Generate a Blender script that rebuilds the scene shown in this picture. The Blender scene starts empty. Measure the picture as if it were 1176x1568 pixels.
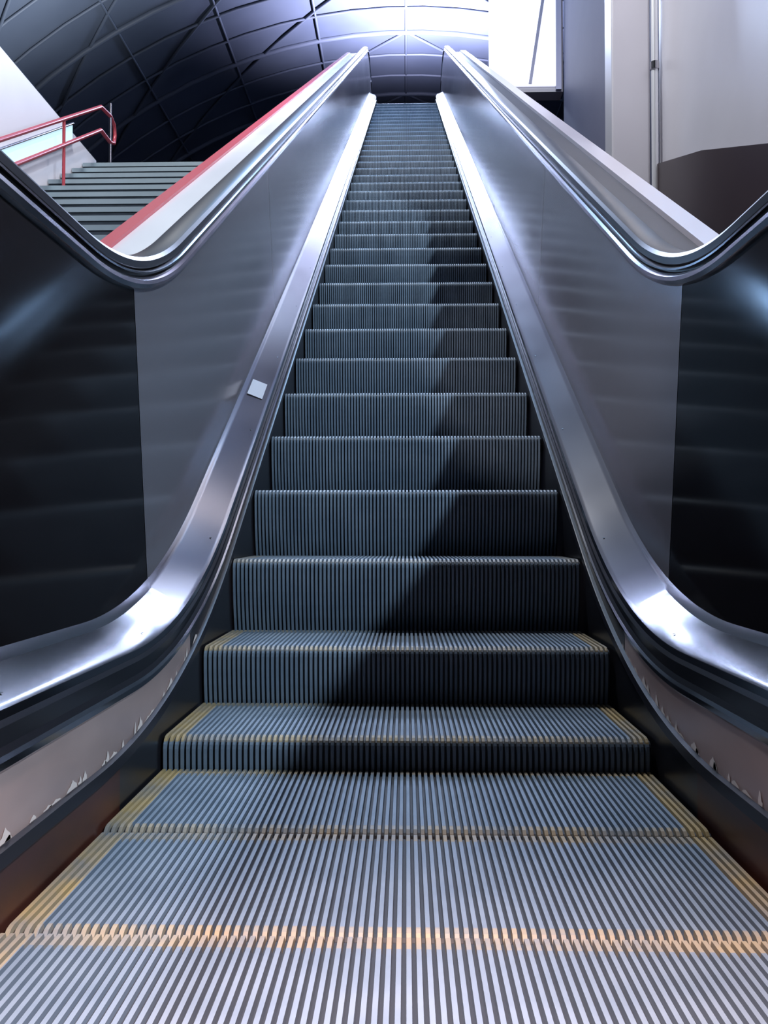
import bpy, math, random
from mathutils import Vector
random.seed(4)
scene=bpy.context.scene
scene.view_settings.view_transform='Standard'
COL=scene.collection
TAN=math.tan(math.radians(30))
YB=2.04; ZTOP=TAN*(16.5-YB)

# ---------------------------------------------------------------- materials
def mat(name,col,rough=.5,metal=0.,noise=None,bump=0.,nscale=(8,8,8),emis=None,es=0,rvar=0.,spec=.5):
    m=bpy.data.materials.new(name); m.use_nodes=True
    nt=m.node_tree; b=nt.nodes['Principled BSDF']
    b.inputs['Base Color'].default_value=(*col,1); b.inputs['Roughness'].default_value=rough
    b.inputs['Metallic'].default_value=metal
    b.inputs['Specular IOR Level'].default_value=spec
    if emis: 
        b.inputs['Emission Color'].default_value=(*emis,1); b.inputs['Emission Strength'].default_value=es
    if noise or rvar or bump:
        tc=nt.nodes.new('ShaderNodeTexCoord'); mp=nt.nodes.new('ShaderNodeMapping')
        mp.inputs['Scale'].default_value=nscale
        n=nt.nodes.new('ShaderNodeTexNoise'); n.inputs['Scale'].default_value=1; n.inputs['Detail'].default_value=3
        nt.links.new(tc.outputs['Object'],mp.inputs[0]); nt.links.new(mp.outputs[0],n.inputs['Vector'])
        if noise:
            r=nt.nodes.new('ShaderNodeValToRGB'); r.color_ramp.elements[0].position=.3; r.color_ramp.elements[1].position=.72
            r.color_ramp.elements[0].color=(*col,1); r.color_ramp.elements[1].color=(*noise,1)
            nt.links.new(n.outputs[0],r.inputs[0]); nt.links.new(r.outputs[0],b.inputs['Base Color'])
        if rvar:
            mr=nt.nodes.new('ShaderNodeMapRange'); mr.inputs[1].default_value=.3; mr.inputs[2].default_value=.7
            mr.inputs[3].default_value=max(.02,rough-rvar); mr.inputs[4].default_value=rough+rvar
            nt.links.new(n.outputs[0],mr.inputs[0]); nt.links.new(mr.outputs[0],b.inputs['Roughness'])
        if bump:
            bp=nt.nodes.new('ShaderNodeBump'); bp.inputs['Strength'].default_value=bump; bp.inputs['Distance'].default_value=.01
            nt.links.new(n.outputs[0],bp.inputs['Height']); nt.links.new(bp.outputs[0],b.inputs['Normal'])
    return m

M_steel=mat('brushed_steel',(.32,.305,.345),.17,.70,rvar=.02,nscale=(1,.8,.8))
M_deck=mat('deck_steel',(.36,.35,.37),.15,1.,rvar=.02,nscale=(3,1.5,1.5))
M_chrome=mat('handrail_track_steel',(.50,.49,.53),.17,1.,rvar=.02,nscale=(3,2,2))
M_rubber=mat('handrail_rubber',(.008,.008,.011),.30,0,spec=.35)
M_black=mat('black_panel',(.007,.006,.007),.10,0,rvar=.01,nscale=(3,3,3),spec=.13)
M_gasket=mat('black_gasket',(.006,.006,.009),.3)
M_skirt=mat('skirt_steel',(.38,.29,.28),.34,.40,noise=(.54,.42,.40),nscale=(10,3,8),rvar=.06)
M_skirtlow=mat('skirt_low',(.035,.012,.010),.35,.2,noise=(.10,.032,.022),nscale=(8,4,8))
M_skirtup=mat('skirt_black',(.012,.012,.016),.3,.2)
M_brush=mat('brush_black',(.008,.008,.012),.35,0)
M_groove=mat('step_groove',(.012,.016,.024),.6,.2)
M_white=mat('parapet_white',(.80,.80,.83),.22,.1,rvar=.04,nscale=(1,1,1))
M_red=mat('red_paint',(.50,.03,.05),.3,0)
M_dark=mat('dark_cladding',(.022,.019,.026),.55,0,noise=(.032,.028,.038),nscale=(2,2,2),spec=.25)
M_edge=mat('parapet_edge',(.46,.42,.47),.3,.3)
M_scratch=mat('residue_white',(.62,.56,.54),.7)

def step_mat():
    m=bpy.data.materials.new('step_aluminium'); m.use_nodes=True
    nt=m.node_tree; b=nt.nodes['Principled BSDF']; L=nt.links.new
    b.inputs['Roughness'].default_value=.50; b.inputs['Specular IOR Level'].default_value=.35
    tc=nt.nodes.new('ShaderNodeTexCoord'); s=nt.nodes.new('ShaderNodeSeparateXYZ'); L(tc.outputs['Object'],s.inputs[0])
    def M(op,a,v,c=None):
        n=nt.nodes.new('ShaderNodeMath'); n.operation=op
        for i,x in enumerate((a,v)):
            if isinstance(x,(int,float)): n.inputs[i].default_value=x
            elif x is not None: L(x,n.inputs[i])
        return n.outputs[0]
    ax=M('ABSOLUTE',s.outputs[0],None)
    side=M('GREATER_THAN',ax,.490)
    fr=M('LESS_THAN',s.outputs[1],.030); bk=M('GREATER_THAN',s.outputs[1],.366)
    top=M('GREATER_THAN',s.outputs[2],-.011)
    n=nt.nodes.new('ShaderNodeTexNoise'); n.inputs['Scale'].default_value=9; n.inputs['Detail'].default_value=3
    oi=nt.nodes.new('ShaderNodeObjectInfo'); va=nt.nodes.new('ShaderNodeVectorMath'); va.operation='ADD'
    L(tc.outputs['Object'],va.inputs[0]); L(oi.outputs['Location'],va.inputs[1]); L(va.outputs[0],n.inputs['Vector'])
    wr=nt.nodes.new('ShaderNodeMapRange'); wr.inputs[1].default_value=.3; wr.inputs[2].default_value=.62; wr.inputs[3].default_value=.12; wr.inputs[4].default_value=.55
    L(n.outputs[0],wr.inputs[0])
    ws=nt.nodes.new('ShaderNodeMapRange'); ws.inputs[1].default_value=.25; ws.inputs[2].default_value=.6; ws.inputs[3].default_value=.25; ws.inputs[4].default_value=.75
    L(n.outputs[0],ws.inputs[0])
    k=M('MAXIMUM',M('MULTIPLY',side,ws.outputs[0]),M('MULTIPLY',M('MAXIMUM',fr,bk),wr.outputs[0])); k=M('MULTIPLY',k,top)
    so=nt.nodes.new('ShaderNodeSeparateXYZ'); L(oi.outputs['Location'],so.inputs[0])
    wo=nt.nodes.new('ShaderNodeMapRange'); wo.inputs[1].default_value=.1; wo.inputs[2].default_value=.65; wo.inputs[3].default_value=1; wo.inputs[4].default_value=.04
    L(so.outputs[2],wo.inputs[0]); k=M('MULTIPLY',k,wo.outputs[0])
    mx=nt.nodes.new('ShaderNodeMix'); mx.data_type='RGBA'
    r=nt.nodes.new('ShaderNodeValToRGB'); r.color_ramp.elements[0].position=.3; r.color_ramp.elements[1].position=.7
    r.color_ramp.elements[0].color=(.135,.185,.25,1); r.color_ramp.elements[1].color=(.185,.24,.31,1)
    L(n.outputs[0],r.inputs[0])
    L(k,mx.inputs[0]); L(r.outputs[0],mx.inputs[6]); mx.inputs[7].default_value=(.40,.27,.07,1)
    L(mx.outputs[2],b.inputs['Base Color'])
    mm=M('MULTIPLY',M('SUBTRACT',1.0,k),.3); L(mm,b.inputs['Metallic'])
    return m
M_step=step_mat()

# ---------------------------------------------------------------- helpers
def empty(name):
    e=bpy.data.objects.new(name,None); COL.objects.link(e); return e
def mobj(name,verts,faces,mats,parent=None,smooth=False,mi=None,recalc=False):
    me=bpy.data.meshes.new(name); me.from_pydata([tuple(v) for v in verts],[],faces); me.update()
    for m in (mats if isinstance(mats,list) else [mats]): me.materials.append(m)
    if mi: me.polygons.foreach_set('material_index',mi)
    if smooth: me.polygons.foreach_set('use_smooth',[True]*len(me.polygons))
    if recalc:
        import bmesh
        bm=bmesh.new(); bm.from_mesh(me); bmesh.ops.recalc_face_normals(bm,faces=bm.faces); bm.to_mesh(me); bm.free()
    o=bpy.data.objects.new(name,me); COL.objects.link(o)
    if parent: o.parent=parent
    return o
def box(name,x0,x1,y0,y1,z0,z1,m,parent=None,bev=0):
    v=[(x,y,z) for x in(x0,x1) for y in(y0,y1) for z in(z0,z1)]
    f=[(0,1,3,2),(4,6,7,5),(0,4,5,1),(2,3,7,6),(0,2,6,4),(1,5,7,3)]
    o=mobj(name,v,f,m,parent,recalc=True)
    if bev:
        b=o.modifiers.new('b','BEVEL'); b.width=bev; b.segments=3
    return o
def Z(y,zf,c,T=.5,zft=None,Tt=.5):
    """height of a line parallel to the balustrade: flat, incline, flat"""
    if zft is None: zft=zf
    yb=YB+(zf-c)/TAN; yt=YB+(ZTOP+zft-c)/TAN
    if y<yb-T: return zf
    if y<yb+T: return zf+TAN*(y-yb+T)**2/(4*T)
    if y<yt-Tt: return c+TAN*(y-YB)
    if y<yt+Tt: return ZTOP+zft-TAN*(yt+Tt-y)**2/(4*Tt)
    return ZTOP+zft
def ys(y0,y1):
    s=set([y0,y1])
    y=1.0
    while y<3.6: s.add(round(y,3)); y+=.04
    for y in (5,7,9,11,13,15): s.add(float(y))
    y=15.6
    while y<17.8: s.add(round(y,3)); y+=.08
    return sorted(t for t in s if y0<=t<=y1)
def strip(name,prof,y0,y1,m,parent,sx=1,smooth=True):
    """prof: list of (x,zf,c,T)"""
    Y=ys(y0,y1); V=[];F=[]; n=len(prof)
    for y in Y:
        for p in prof: V.append((sx*p[0],y,Z(y,p[1],p[2],p[3] if len(p)>3 else .5)))
    for i in range(len(Y)-1):
        for j in range(n-1):
            a=i*n+j; F.append((a,a+1,a+n+1,a+n) if sx>0 else (a,a+n,a+n+1,a+1))
    o=mobj(name,V,F,m,parent,smooth=smooth)
    if smooth:
        e=o.modifiers.new('es','EDGE_SPLIT'); e.split_angle=math.radians(28)
    return o
def sweep(name,pts,sec,m,parent,x0,sx=1,closed=True):
    """pts (y,z) path; sec list (dx,v) v along path normal"""
    V=[];F=[];n=len(sec)
    for i,(y,z) in enumerate(pts):
        a=pts[max(0,i-1)]; b=pts[min(len(pts)-1,i+1)]
        ty,tz=b[0]-a[0],b[1]-a[1]; l=math.hypot(ty,tz); ty/=l;tz/=l
        for dx,v in sec: V.append((sx*(x0+dx),y-tz*v,z+ty*v))
    for i in range(len(pts)-1):
        for j in range(n if closed else n-1):
            k=(j+1)%n; F.append((i*n+j,i*n+k,(i+1)*n+k,(i+1)*n+j))
    if closed:
        F.append(tuple(range(n))); F.append(tuple((len(pts)-1)*n+j for j in range(n)))
    o=mobj(name,V,F,m,parent,smooth=True,recalc=True)
    e=o.modifiers.new('es','EDGE_SPLIT'); e.split_angle=math.radians(35)
    return o
def tube(name,pts,r,m,parent=None,res=8):
    cu=bpy.data.curves.new(name,'CURVE'); cu.dimensions='3D'; cu.bevel_depth=r; cu.bevel_resolution=res//2; cu.use_fill_caps=True
    s=cu.splines.new('POLY'); s.points.add(len(pts)-1)
    for i,p in enumerate(pts): s.points[i].co=(*p,1)
    s.use_smooth=True
    cu.materials.append(m)
    o=bpy.data.objects.new(name,cu); COL.objects.link(o)
    if parent:o.parent=parent
    return o

# ---------------------------------------------------------------- escalator
ESC=empty('escalator')
HW=.5325; NR=84
path=[]
for d in (.262,.22,.18,.14,.10,.06,.026):
    t=(d-.026)/.236; yy=.048*t*t; sl=math.atan(.096*t/.236)
    path.append((yy,-d,-math.cos(sl),-math.sin(sl)))
r=.026
for a in (22,45,67,90):
    t=math.radians(a); path.append((r-r*math.cos(t),-r+r*math.sin(t),-math.cos(t),math.sin(t)))
path+= [(.2,0,0,1),(.399,0,0,1),(.402,-.012,0,1),(.456,-.012,0,1)]
pitch=2*HW/NR
xs=[];dep=[]
gd=.008
for i in range(NR):
    x=-HW+i*pitch
    for fx,d in ((.0,0),(.50,0),(.58,gd),(.92,gd)):
        xs.append(x+fx*pitch); dep.append(d)
V=[];F=[];MI=[];n=len(xs)
for (y,z,ny,nz) in path:
    for x,d in zip(xs,dep): V.append((x,y-ny*d,z-nz*d))
for i in range(len(path)-1):
    for j in range(n-1):
        F.append((i*n+j,i*n+j+1,(i+1)*n+j+1,(i+1)*n+j)); MI.append(1 if (j%4)==2 else 0)
step_me=bpy.data.meshes.new('escalator_step'); step_me.from_pydata(V,[],F); step_me.update()
step_me.materials.append(M_step); step_me.materials.append(M_groove)
step_me.polygons.foreach_set('material_index',MI)
for k in range(-2,42):
    y=1.2+.4*k
    o=bpy.data.objects.new('step_%d'%(k+3),step_me); COL.objects.link(o); o.parent=ESC
    o.location=(0,y,Z(y,0,0,.6,0.0,.5))

def rail_path(zf,c,T,y0,y1,rn):
    P=[]
    zt=ZTOP+zf
    for i in range(13):
        a=math.radians(-90-180*i/12); P.append((y0+rn*math.cos(a),zf-rn+rn*math.sin(a)))
    for y in ys(y0+.05,y1-.05): P.append((y,Z(y,zf,c,T,None,.5)))
    for i in range(13):
        a=math.radians(90-180*i/12); P.append((y1+rn*math.cos(a),zt-rn+rn*math.sin(a)))
    return P
HF,HC,HT=1.178,.968,.42
for sx,sd in ((-1,'left'),(1,'right')):
    P=rail_path(HF,HC,HT,-.9,17.9,.30)
    X=.742
    sec=[(-.042,-.012),(-.042,.006),(-.034,.016),(-.015,.021),(.015,.021),(.034,.016),(.042,.006),(.042,-.012),(.032,-.018),(-.032,-.018)]
    sweep('handrail_'+sd,P,sec,M_rubber,ESC,X,sx)
    sec=[(-.050,-.022),(-.034,-.016),(.034,-.016),(.046,-.022),(.046,-.027),(-.050,-.027)]
    sweep('handrail_track_'+sd,P,sec,M_chrome,ESC,X,sx)
    sec=[(-.036,-.027),(-.036,-.032),(-.044,-.036),(-.044,-.040),(.030,-.040),(.030,-.027)]
    sweep('handrail_gap_'+sd,P,sec,M_gasket,ESC,X,sx)
    sec=[(-.046,-.038),(-.054,-.044),(-.056,-.054),(-.050,-.064),(-.040,-.068),(.030,-.068),(.030,-.038)]
    sweep('handrail_profile_'+sd,P,sec,M_chrome,ESC,X,sx)
    hz,hc,hT=1.128,.912,.42
    lo=(.664,.335,.152,.5); hi=(.704,hz,hc,hT)
    strip('newel_panel_'+sd,[lo,hi],-.9,2.33,M_black,ESC,sx)
    edges=[2.335,4.6,7.4,10.2,13.0,15.6,17.9]
    for i in range(len(edges)-1):
        strip('balustrade_panel_%s_%d'%(sd,i),[lo,hi],edges[i],edges[i+1]-.004,M_steel,ESC,sx)
    strip('panel_joint_backing_'+sd,[(.668,.33,.15),(.708,hz,hc,hT)],-.9,17.9,M_gasket,ESC,sx)
    for yy,s2 in ((-.9,-1),(17.9,1)):
        z0=Z(yy,.335,.152); z1=Z(yy,hz,hc,hT); cz=z1-.26
        pts=[(sx*.704,yy,z1)]+[(sx*.69,yy+s2*.26*math.sin(math.radians(a)),cz+.26*math.cos(math.radians(a))) for a in range(15,181,15)]+[(sx*.664,yy,z0)]
        mobj('newel_end_'+sd,pts,[tuple(range(len(pts)))],M_black,ESC)
    strip('deck_'+sd,[(.552,.268,.092),(.556,.282,.104),(.566,.290,.112),(.648,.320,.142),(.656,.330,.150),(.664,.338,.156)],-1.2,18.2,M_deck,ESC,sx)
    strip('deck_gasket_'+sd,[(.541,.222,.068),(.548,.235,.075),(.546,.262,.088),(.552,.270,.094)],-1.2,18.2,M_gasket,ESC,sx)
    strip('skirt_panel_'+sd,[(.540,.095,.024,.6),(.541,.224,.070)],-1.2,2.28,M_skirt,ESC,sx)
    strip('skirt_panel_incline_'+sd,[(.540,.095,.024,.6),(.541,.224,.070)],2.283,18.2,M_skirtup,ESC,sx)
    strip('skirt_trim_'+sd,[(.540,.205,.060),(.536,.210,.063),(.536,.220,.067),(.541,.226,.070)],-1.2,18.2,M_deck,ESC,sx)
    strip('skirt_brush_'+sd,[(.541,.108,.034,.6),(.530,.106,.032,.6),(.528,.086,.016,.6),(.541,.084,.014,.6)],-1.2,18.2,M_brush,ESC,sx)
    strip('skirt_lower_'+sd,[(.540,-.12,-.42,.6),(.540,.095,.024,.6)],-1.2,1.72,M_skirtlow,ESC,sx)
    strip('skirt_lower_incline_'+sd,[(.540,-.12,-.42,.6),(.540,.095,.024,.6)],1.72,18.2,M_skirtup,ESC,sx)
    mt=M_white if sx<0 else M_dark
    strip('outer_trim_'+sd,[(.788,1.07,.878,hT),(.790,1.12,.928,hT),(.806,1.12,.928,hT),(.810,1.06,.868,hT)],-.9,17.9,M_chrome,ESC,sx)
    strip('parapet_top_'+sd,[(.805,1.07,.878,hT),(1.03,1.07,.878,hT)],-.9,17.9,mt,ESC,sx)
    if sx<0: pe=[(1.02,1.065,.873,hT),(1.02,1.085,.893,hT),(1.075,1.085,.893,hT),(1.075,.96,.78,hT)]
    else: pe=[(.985,1.065,.873,hT),(.985,1.095,.903,hT),(1.075,1.095,.903,hT),(1.075,.96,.78,hT)]
    strip('parapet_edge_'+sd,pe,-.9,17.9,M_red if sx<0 else M_edge,ESC,sx)
    strip('outer_casing_'+sd,[(1.07,-.02,-1.3,.5),(1.07,1.0,.81,hT)],-.9,17.9,M_dark if sx>0 else M_white,ESC,sx)
    V=[];F=[]
    for q in range(24):
        y=1.15+q*.05+random.uniform(-.025,.025) ; h=random.uniform(.004,.024); w=random.uniform(.006,.024)
        b=len(V)
        pp=[(-w*random.uniform(.7,1.3),0),(w,0),(w*.9,h*.4),(w*.4,h*random.uniform(.4,1)),(w*.1,h),(-w*.4,h*random.uniform(.3,.8)),(-w*.9,h*.3)]
        for a,c2 in pp: V.append((sx*.5385,y+a,Z(y+a,.110,.037,.6)+c2))
        F.append(tuple(range(b,b+7)))
    mobj('skirt_residue_'+sd,V,F,M_scratch,ESC)
    V=[];F=[]
    for q in range(22):
        y=1.3+q*.7
        b=len(V)
        for a in range(8):
            an=a*math.pi/4; t=y+.0035*math.sin(an)
            V.append((sx*(.580+.0035*math.cos(an)),t,Z(t,.2895,.1115)+.0075))
        F.append(tuple(range(b,b+8)))
    mobj('deck_screws_'+sd,V,F,M_gasket,ESC)
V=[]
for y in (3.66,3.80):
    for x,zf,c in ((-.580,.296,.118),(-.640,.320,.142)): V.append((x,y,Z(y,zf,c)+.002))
mobj('deck_label',V,[(0,1,3,2)],mat('label',(.30,.30,.33),.4),ESC)  # small pale patch on the left deck
box('comb_plate',-.54,.54,-1.6,.42,-.03,.012,M_steel,ESC,.004)
box('landing_plate_top',-.54,.54,17.6,19.4,ZTOP-.06,ZTOP+.012,M_steel,ESC,.004)

# ---------------------------------------------------------------- staircase left
ST=empty('staircase')
M_st=mat('stair_stone',(.04,.052,.065),.45,.1,noise=(.065,.08,.10),nscale=(6,6,6))
M_nos=mat('stair_nosing',(.30,.36,.39),.35,.4)
xr,xl=-1.09,-3.3
ns=25; dy=(9.5-2.1)/ns; dz=dy*TAN
V=[];F=[];MI=[]
y=2.1;z=0
pr=[(y,0)]
for i in range(ns):
    z+=dz; pr+= [(y,z-.04),(y-.02,z-.04),(y-.02,z),(y+.05,z),(y+dy,z)]; y+=dy
for p in pr: V+=[(xl,p[0],p[1]),(xr,p[0],p[1])]
for i in range(len(pr)-1):
    F.append((2*i,2*i+1,2*i+3,2*i+2)); k=i%5
    MI.append(1 if k in(2,3) else 0)
mobj('flight',V,F,[M_st,M_nos],ST,mi=MI)
ZL=z
box('landing',xl,xr,9.5,14.5,ZL-.3,ZL,M_st,ST)
M_rw=mat('rail_red',(.36,.04,.055),.3,.1)
SR=empty('stair_handrail')
for off in (.72,.48):
    pts=[(-3.12,yy,TAN*(yy-YB)+off) for yy in (2.2,9.2)]
    tube('rail_%d'%int(off*100),pts,.020,M_rw,SR)
e=9.2; za=TAN*(e-YB)
loop=[(-3.12,e,za+.72),(-3.12,e+.3,za+.76),(-3.12,e+.42,za+.72),(-3.12,e+.45,za+.62),(-3.12,e+.42,za+.52),(-3.12,e+.3,za+.48),(-3.12,e,za+.48)]
tube('rail_loop',loop,.020,M_rw,SR)
for yy in (3.4,5,6.6,8.2,9.5):
    z0=TAN*(min(yy,9.5)-YB)
    tube('rail_post',[(-3.12,yy,z0-.1),(-3.12,yy,z0+.72)],.015,M_rw if yy<9 else M_chrome,SR)

# ---------------------------------------------------------------- room
M_wallL=mat('wall_left_paint',(.74,.70,.73),.4,0,noise=(.66,.62,.66),nscale=(1,1,1))
M_wallR=mat('wall_right_panel',(.58,.56,.61),.32,.2,noise=(.66,.64,.69),nscale=(1,1,1))
M_wallD=mat('wall_dark_purple',(.15,.14,.20),.5,.1,noise=(.20,.19,.25),nscale=(.7,.7,.7))
M_floor=mat('floor_stone',(.10,.06,.05),.4,0,noise=(.16,.10,.08),nscale=(5,5,5))
WL=empty('wall_left')
box('wall_slab',-3.5,-3.31,0.5,9.62,0,4.47,M_wallL,WL)
V=[];M_gl=mat('glass_band_teal',(.6,.8,.85),.2,0,emis=(.55,.85,.95),es=.8)  # bright glow put into the glass as emission, no lamp behind
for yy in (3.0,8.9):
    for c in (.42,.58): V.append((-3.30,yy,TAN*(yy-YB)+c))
mobj('emissive_glass_band',V,[(0,1,3,2)],M_gl,WL)
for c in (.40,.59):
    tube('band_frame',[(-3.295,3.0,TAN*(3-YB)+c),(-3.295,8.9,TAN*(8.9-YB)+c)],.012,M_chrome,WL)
box('floor',-9,9,-8,34,-.35,-.30,M_floor)
box('floor',-9,-1.09,-8,2.08,-.3,0,M_floor)
box('floor',1.09,9,-8,34,-.3,0,M_floor)
box('floor',-1.08,1.08,-8,-1.62,-.3,0,M_floor)
box('wall_right',2.04,2.25,2.6,7.35,0,9.5,M_wallR)
V=[];pf=[(2.6,0),(2.6,1.95),(4.0,2.24),(5.05,2.66),(6.2,3.10),(7.3,3.45),(7.3,0)]
for x in(2.0,2.035):
    for a in pf: V.append((x,a[0],a[1]))
n=len(pf); F=[tuple(range(n)),tuple(range(n,2*n))]+[(i,(i+1)%n,(i+1)%n+n,i+n) for i in range(n)]
mobj('wall_right_cladding',V,F,mat('cladding_brown',(.04,.028,.035),.3,.2,noise=(.055,.04,.045),nscale=(1,1,1)),recalc=True)
box('wall_right_recess',2.08,2.3,7.36,12.0,0,11,M_wallD)
PC=empty('support_column')
box('shaft',1.66,1.97,7.35,7.62,0,10,M_wallR,PC,.02)
tube('chrome_pipe',[(1.985,7.28,0),(1.985,7.28,10)],.028,mat('pipe_polished',(.85,.86,.9),.3,.6),PC,12)
tube('collar',[(1.985,7.28,4.2),(1.985,7.28,4.26)],.036,M_chrome,PC,12)
BH=empty('white_bulkhead')
M_em=mat('bulkhead_glow_white',(.9,.9,.95),.4,0,emis=(.80,.82,1.0),es=.95)  # emission makes the white bulkhead wall look brightly lit
box('bulkhead_body',1.12,2.08,12.06,12.3,6.33,9.6,mat('bulkhead_grey',(.5,.5,.56),.4),BH)
box('bulkhead_face',1.10,1.98,12.03,12.055,6.40,9.5,M_em,BH)
box('frame_side',1.98,2.05,12.0,12.05,6.34,9.6,mat('frame_lilac',(.42,.42,.55),.35,.3),BH)
V=[(1.62,12.0,6.42),(1.66,12.0,6.42),(1.93,12.0,8.2),(1.89,12.0,8.2)]
V+= [(a,b+.025,c) for a,b,c in V]
mobj('brace',V,[(0,1,2,3),(4,5,6,7),(0,1,5,4),(1,2,6,5),(2,3,7,6),(3,0,4,7)],mat('frame_grey',(.35,.35,.45),.35,.3),BH,recalc=True)
M_v=mat('vault_lining',(.052,.066,.096),.6,0,noise=(.080,.098,.132),nscale=(.5,.5,.5),bump=.2)
M_rib=mat('vault_rib',(.075,.092,.125),.6,0)
R=11.6; zc=.5
V=[];F=[];Y=[ -8,0,6,12,18,24,32]; A=[math.radians(a) for a in range(-4,185,4)]
for y in Y:
    for a in A: V.append((R*math.cos(a),y,zc+R*math.sin(a)))
n=len(A)
for i in range(len(Y)-1):
    for j in range(n-1): F.append((i*n+j,i*n+j+1,(i+1)*n+j+1,(i+1)*n+j))
ceil=mobj('ceiling',V,F,M_v,smooth=True)
def onv(a,y,r=R-.03): a=math.radians(a); return (r*math.cos(a),y,zc+r*math.sin(a))
for i in range(24):
    y=9+i*1.0
    tube('ring_rib',[onv(a,y) for a in range(0,181,4)],.03 if i%3 else .06,M_rib,ceil,4)
for a in range(10,175,10):
    tube('stringer',[onv(a,0),onv(a,32)],.028,M_rib,ceil,4)
for s in range(-2,9):
    for d in (1,-1):
        tube('diagonal_rib',[onv(90+d*(t*5),6+s*3+t*.9) for t in range(0,17)],.032,M_rib,ceil,4)
box('wall_back',-12,12,31.9,32.1,-.3,12.5,mat('end_wall',(.03,.045,.11),.6,noise=(.045,.065,.15),nscale=(.5,.5,.5)))
box('floor_upper',-6,6,19.4,32,ZTOP-.4,ZTOP,M_st)

# ---------------------------------------------------------------- lights
def area(name,loc,tgt,size,pw,col,sy=None,spread=None):
    l=bpy.data.lights.new(name,'AREA'); l.energy=pw; l.color=col; l.size=size
    if sy: l.shape='RECTANGLE'; l.size_y=sy
    if spread: l.spread=math.radians(spread)
    o=bpy.data.objects.new(name,l); COL.objects.link(o); o.location=loc
    o.rotation_euler=(Vector(tgt)-Vector(loc)).to_track_quat('-Z','Y').to_euler(); return o
def spot(name,loc,tgt,pw,col,ang,rad=.08,bl=.4):
    l=bpy.data.lights.new(name,'SPOT'); l.energy=pw; l.color=col; l.spot_size=math.radians(ang); l.shadow_soft_size=rad; l.spot_blend=bl
    o=bpy.data.objects.new(name,l); COL.objects.link(o); o.location=loc
    o.rotation_euler=(Vector(tgt)-Vector(loc)).to_track_quat('-Z','Y').to_euler(); return o
spot('side_spot',(3.6,-1.6,4.65),(-.4,3.4,1.0),1800,(.70,.86,1.0),80,.10,.5)
spot('side_spot',(-2.6,-.6,2.0),(.7,3.5,1.6),420,(1.0,.96,.98),32,.15,.7)  # added unseen fill, brightens the right balustrade panels
area('ceiling_lamp',(.4,19.5,11.9),(0,6,2),3.0,800,(.58,.72,1.0),1.2)
area('ceiling_lamp',(0,.15,2.6),(0,.50,0),.4,36,(1.0,.70,.62),None,42)
area('ceiling_lamp',(-1.9,6,9),(-1.6,7,3),1.0,450,(.92,.96,1.0))
area('ceiling_lamp',(1.2,5.6,8.6),(2.0,6,3.5),.6,180,(.98,.96,1.0))
area('ceiling_lamp',(-.6,11.0,10.5),(0,11,5),1.2,240,(.36,.62,1.0))
spot('vault_fill',(.4,19.6,10.1),(.4,19.2,12),5600,(.74,.71,1.0),165,.1,.6)  # added spot without a fixture, brightens the vault crown
spot('vault_fill',(-4.5,14.5,7.0),(-5.5,13.5,10),1700,(.84,.90,1.0),150,.1,.8)  # added unseen spot, lifts the left vault to a hazy grey

w=bpy.data.worlds.new('world'); scene.world=w; w.use_nodes=True
w.node_tree.nodes['Background'].inputs[0].default_value=(.52,.60,.82,1); w.node_tree.nodes['Background'].inputs[1].default_value=.05

# ---------------------------------------------------------------- camera
cd=bpy.data.cameras.new('camera'); cam=bpy.data.objects.new('camera',cd); COL.objects.link(cam)
cd.sensor_fit='VERTICAL'; cd.sensor_height=24; cd.lens=24*1400/1568; cd.clip_start=.02
cam.location=(0,0,.53); cam.rotation_euler=(math.radians(91.1),0,math.radians(1.39))
scene.camera=cam
